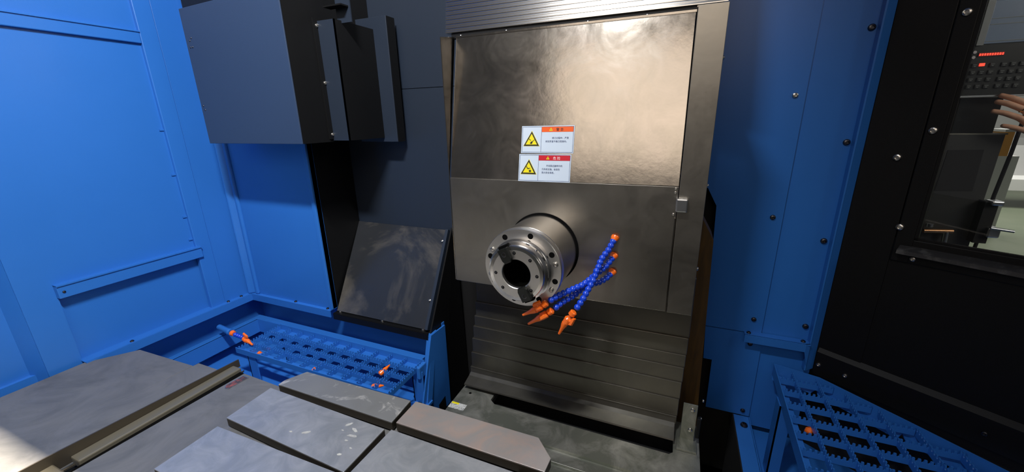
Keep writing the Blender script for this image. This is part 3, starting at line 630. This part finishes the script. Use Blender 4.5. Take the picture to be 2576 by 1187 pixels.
# enclosure beyond the frame, so reflections find a room
cl = struct('ceiling', MB().box(-1.80, .9, .072, 1.5, 1.25, 1.27), BLUE)
lf = tag(part('machine_lamp', MB().box(-.66, -.18, .085, .20, 1.18, 1.249), BLACK, None, bevel=.004, org=(-.42, .15, 1.25)), 'slim lamp under the enclosure roof, out of view', 'lamp')
tag(lf, 'slim black work lamp under the enclosure roof', 'lamp')

# ---------------------------------------------------------------- workshop beyond the window
part('workshop_floor', MB().box(-9, 20, -6, 20, -H - .02, -H), FLOORM, fl)
wk = struct('wall_far', MB().box(-9, 20, 13.6, 13.8, -H, 4.0), WALLM)
part('skirting', MB().box(-9, 20, 13.55, 13.6, -H, -H + .9), mat('far_white_base', (.62, .62, .60), .6), wk)
ct = thing('control_panel', (1.02, 1.93, -.6), 'black machine control panel with screen, red display and keys behind the window', 'control panel')
part('cabinet_face', MB().box(.858, 1.25, 1.902, 1.98, .036, .62), CTRL, ct, bevel=.003)
part('bezel', MB().box(.858, 1.25, 1.898, 1.902, .036, .040), ALU, ct)
s_ = part('screen', MB().box(.884, 1.22, 1.897, 1.902, .20, .56), SCREEN, ct, bevel=.001)
part('screen_frame', MB().box(.866, .883, 1.895, 1.902, .196, .60), mat('bezel_grey', (.20, .21, .21), .35), ct)
for z in (.205, .255, .272, .325): part('screen_line', MB().box(.886, 1.21, 1.8955, 1.897, z, z + .002), KEYC, s_)
part('segment_display', MB().box(.880, .942, 1.899, 1.902, .161, .174), mat('display_red_glass', (.12, .01, .01), .3), ct)
for i in range(10):
    part('display_digit', MB().box(.882 + .006 * i, .8862 + .006 * i, 1.8985, 1.899, .164, .171), REDLED, ct)
part('lamp_key', MB().box(.890, .902, 1.897, 1.902, .132, .141), REDLED, ct)
for r in range(4):
    for c_ in range(6):
        if r == 0 and c_ == 1: continue
        x = .872 + .0215 * c_ + (.006 if c_ > 2 else 0); z = .132 - .022 * r
        kc = part('key', MB().box(x, x + .0135, 1.898, 1.902, z - .004, z + .009), CTRL, ct, bevel=.0008)
        part('key_mark', MB().box(x + .002, x + .0115, 1.8974, 1.898, z + .004, z + .0056).box(x + .004, x + .009, 1.8974, 1.898, z - .001, z + .001), KEYC, kc)
for z in (.160, .176): part('round_key', MB().lathe([(.0055, 0), (.0045, .003)], (.870, 1.902, z), (0, -1, 0), 14), mat('pale_key', (.5, .45, .45), .4), ct)
cab = thing('pendant_box', (.90, 1.95, -.52), 'dark box with a square black recess standing below the control panel', 'cabinet')
part('box_shell', MB().box(.76, 1.008, 1.90, 2.10, -.56, -.084), mat('dark_grey_box', (.022, .023, .022), .5), cab, bevel=.002)
part('square_recess', MB().prism([(.870, 1.8995, -.285), (.970, 1.8995, -.281), (.966, 1.8995, -.138), (.874, 1.8995, -.140)], (0, -.001, 0)), VOID, cab)
part('top_edge', MB().box(.76, 1.012, 1.898, 1.9, -.088, -.083), mat('edge_steel', (.25, .24, .2), .4, .8), cab)
cu = thing('copper_valve', (.90, 1.88, -.43), 'small copper coloured valve low at the left of the window', 'valve')
part('valve_body', MB().cyl((.862, 1.88, -.432), (.942, 1.88, -.427), .008, .0085, 12), BRASS, cu, smooth=True)
part('valve_stem', MB().cyl((.925, 1.88, -.43), (.928, 1.88, -.475), .009, .008, 12), ALU, cu, smooth=True)
part('valve_knob', MB().lathe([(.011, 0), (.011, .012)], (.875, 1.88, -.415), (0, 0, 1), 12), ALU, cu, smooth=True)
tz = thing('lever_latch', (1.05, 1.86, -.35), 'metal lever latch at the right edge of the dark box', 'latch')
part('latch_block', MB().box(1.018, 1.050, 1.85, 1.89, -.435, -.40), ALU, tz, bevel=.004)
part('latch_block', MB().box(1.005, 1.036, 1.85, 1.89, -.322, -.306), ALU, tz, bevel=.004)
part('latch_lever', MB().cyl((1.02, 1.85, -.40), (1.075, 1.84, -.405), .006, .005, 10), ALU, tz, smooth=True)
part('latch_plate', MB().box(.995, 1.03, 1.865, 1.90, -.46, -.31), VOID, tz)
cbl = tag(part('hanging_cable', MB().tube([(1.055, 1.93, .0), (1.052, 1.93, -.15), (1.045, 1.93, -.30), (1.044, 1.93, -.42), (1.035, 1.93, -.60)], .0055), VOID, None, org=(1.05, 1.93, -.6)), 'thin dark cable hanging right of the dark box', 'cable')
part('pedestal', MB().box(.857, 1.0, 1.95, 2.05, -.084, .035), CTRL, cab)
pa_ = thing('support_post', (.80, 1.96, -.08), 'black upright arm left of the control panel, behind the window', 'post')
part('post_tube', MB().box(.66, .856, 1.93, 2.02, -.083, .9), CTRL, pa_, bevel=.004)
wc = thing('white_cabinet', (3.75, 7.0, -H), 'white workshop cabinet under the orange bin, beyond the window', 'cabinet')
part('carcass', MB().box(3.60, 3.90, 7.0, 7.3, -H, -.585), mat('white_enamel', (.60, .60, .58), .5), wc)
part('plinth', MB().box(3.62, 3.88, 6.99, 7.0, -H, -1.5), VOID, wc)
oc = thing('orange_bin', (3.75, 7.1, -.585), 'orange bin standing on the white cabinet beyond the window', 'bin')
part('bin_body', MB().box(3.71, 3.79, 7.0, 7.3, -.585, -.29), WOOD, oc)
part('bin_lid', MB().box(3.69, 3.81, 6.98, 7.3, -.29, -.26), WALLM, oc)
lb = thing('long_white_bench', (6, 9.0, -H), 'long pale bench across the workshop beyond the window', 'bench')
part('bench_top', MB().box(3.6, 9, 9.0, 9.6, -1.30, -1.12), mat('pale_bench', (.62, .62, .60), .5), lb)
part('bench_back', MB().box(3.6, 9, 9.56, 9.6, -1.12, -.62), mat('grey_bench_back', (.40, .40, .39), .5), lb)
for x in (4.2, 6.5): part('bench_leg', MB().box(x, x + .08, 9.0, 9.5, -H, -1.30), WALLM, lb)

# hand at the keys
hb_ = thing('person', (1.10, 1.86, -.05), 'person\'s hand with a gold ring reaching to the control keys', 'person')
def limb(chain, rad, name, m, par, sub=2, extra=()):
    me = bpy.data.meshes.new(name); org = wpos(par)
    vs = [Vector(p) - org for p in chain] + [Vector(p) - org for e in extra for p in e[1]]
    es = [(i, i + 1) for i in range(len(chain) - 1)]; rr = list(rad); n = len(chain)
    for root, pts, rs in extra:
        es.append((root, n)); es += [(n + i, n + i + 1) for i in range(len(pts) - 1)]; rr += list(rs); n += len(pts)
    me.from_pydata(vs, es, []); ob = bpy.data.objects.new(name, me); C.objects.link(ob)
    sk = ob.modifiers.new('s', 'SKIN'); su = ob.modifiers.new('u', 'SUBSURF'); su.levels = su.render_levels = sub
    for v, r in zip(me.skin_vertices[0].data, rr): v.radius = (r, r)
    me.skin_vertices[0].data[0].use_root = True
    dg = bpy.context.evaluated_depsgraph_get(); dg.update(); nm = bpy.data.meshes.new_from_object(ob.evaluated_get(dg))
    bpy.data.objects.remove(ob); nm.materials.clear(); nm.materials.append(m)
    for p in nm.polygons: p.use_smooth = True
    o = bpy.data.objects.new(name, nm); C.objects.link(o); o.parent = par; return o
y = 1.865
limb([(1.30, y - .10, -.22), (1.19, y - .05, -.14), (1.13, y - .02, -.098), (1.085, y - .004, -.062), (1.052, y, -.030)], [.040, .033, .028, .030, .022], 'hand', SKIN, hb_, 2,
     [(3, [(1.052, y + .002, -.012), (1.022, y + .006, .008), (.985, y + .014, .028), (.955, y + .028, .040)], [.013, .0105, .0095, .0080]),
      (3, [(1.045, y - .004, -.036), (1.012, y, -.008), (.975, y + .010, .012), (.948, y + .026, .020)], [.013, .0105, .0095, .0080]),
      (3, [(1.040, y - .008, -.060), (1.008, y - .006, -.035), (.972, y + .004, -.018), (.942, y + .016, -.010)], [.013, .0100, .0090, .0075]),
      (3, [(1.050, y - .014, -.085), (1.020, y - .016, -.072), (.992, y - .010, -.062), (.968, y, -.056)], [.012, .0090, .0080, .0068]),
      (2, [(1.10, y - .02, -.045), (1.082, y - .014, -.005), (1.062, y - .004, .028), (1.042, y + .01, .050)], [.015, .013, .0115, .0092])])
part('ring', MB().lathe([(.0112, -.002), (.0122, 0), (.0112, .002)], (1.010, y, -.007), (.036, -.006, -.026), 24), GOLD, hb_, smooth=True)

# ---------------------------------------------------------------- lift everything to the workshop floor at z = 0
for o in list(S.objects):
    if o.parent is None and o.type not in ('CAMERA', 'LIGHT'): o.location.z += H
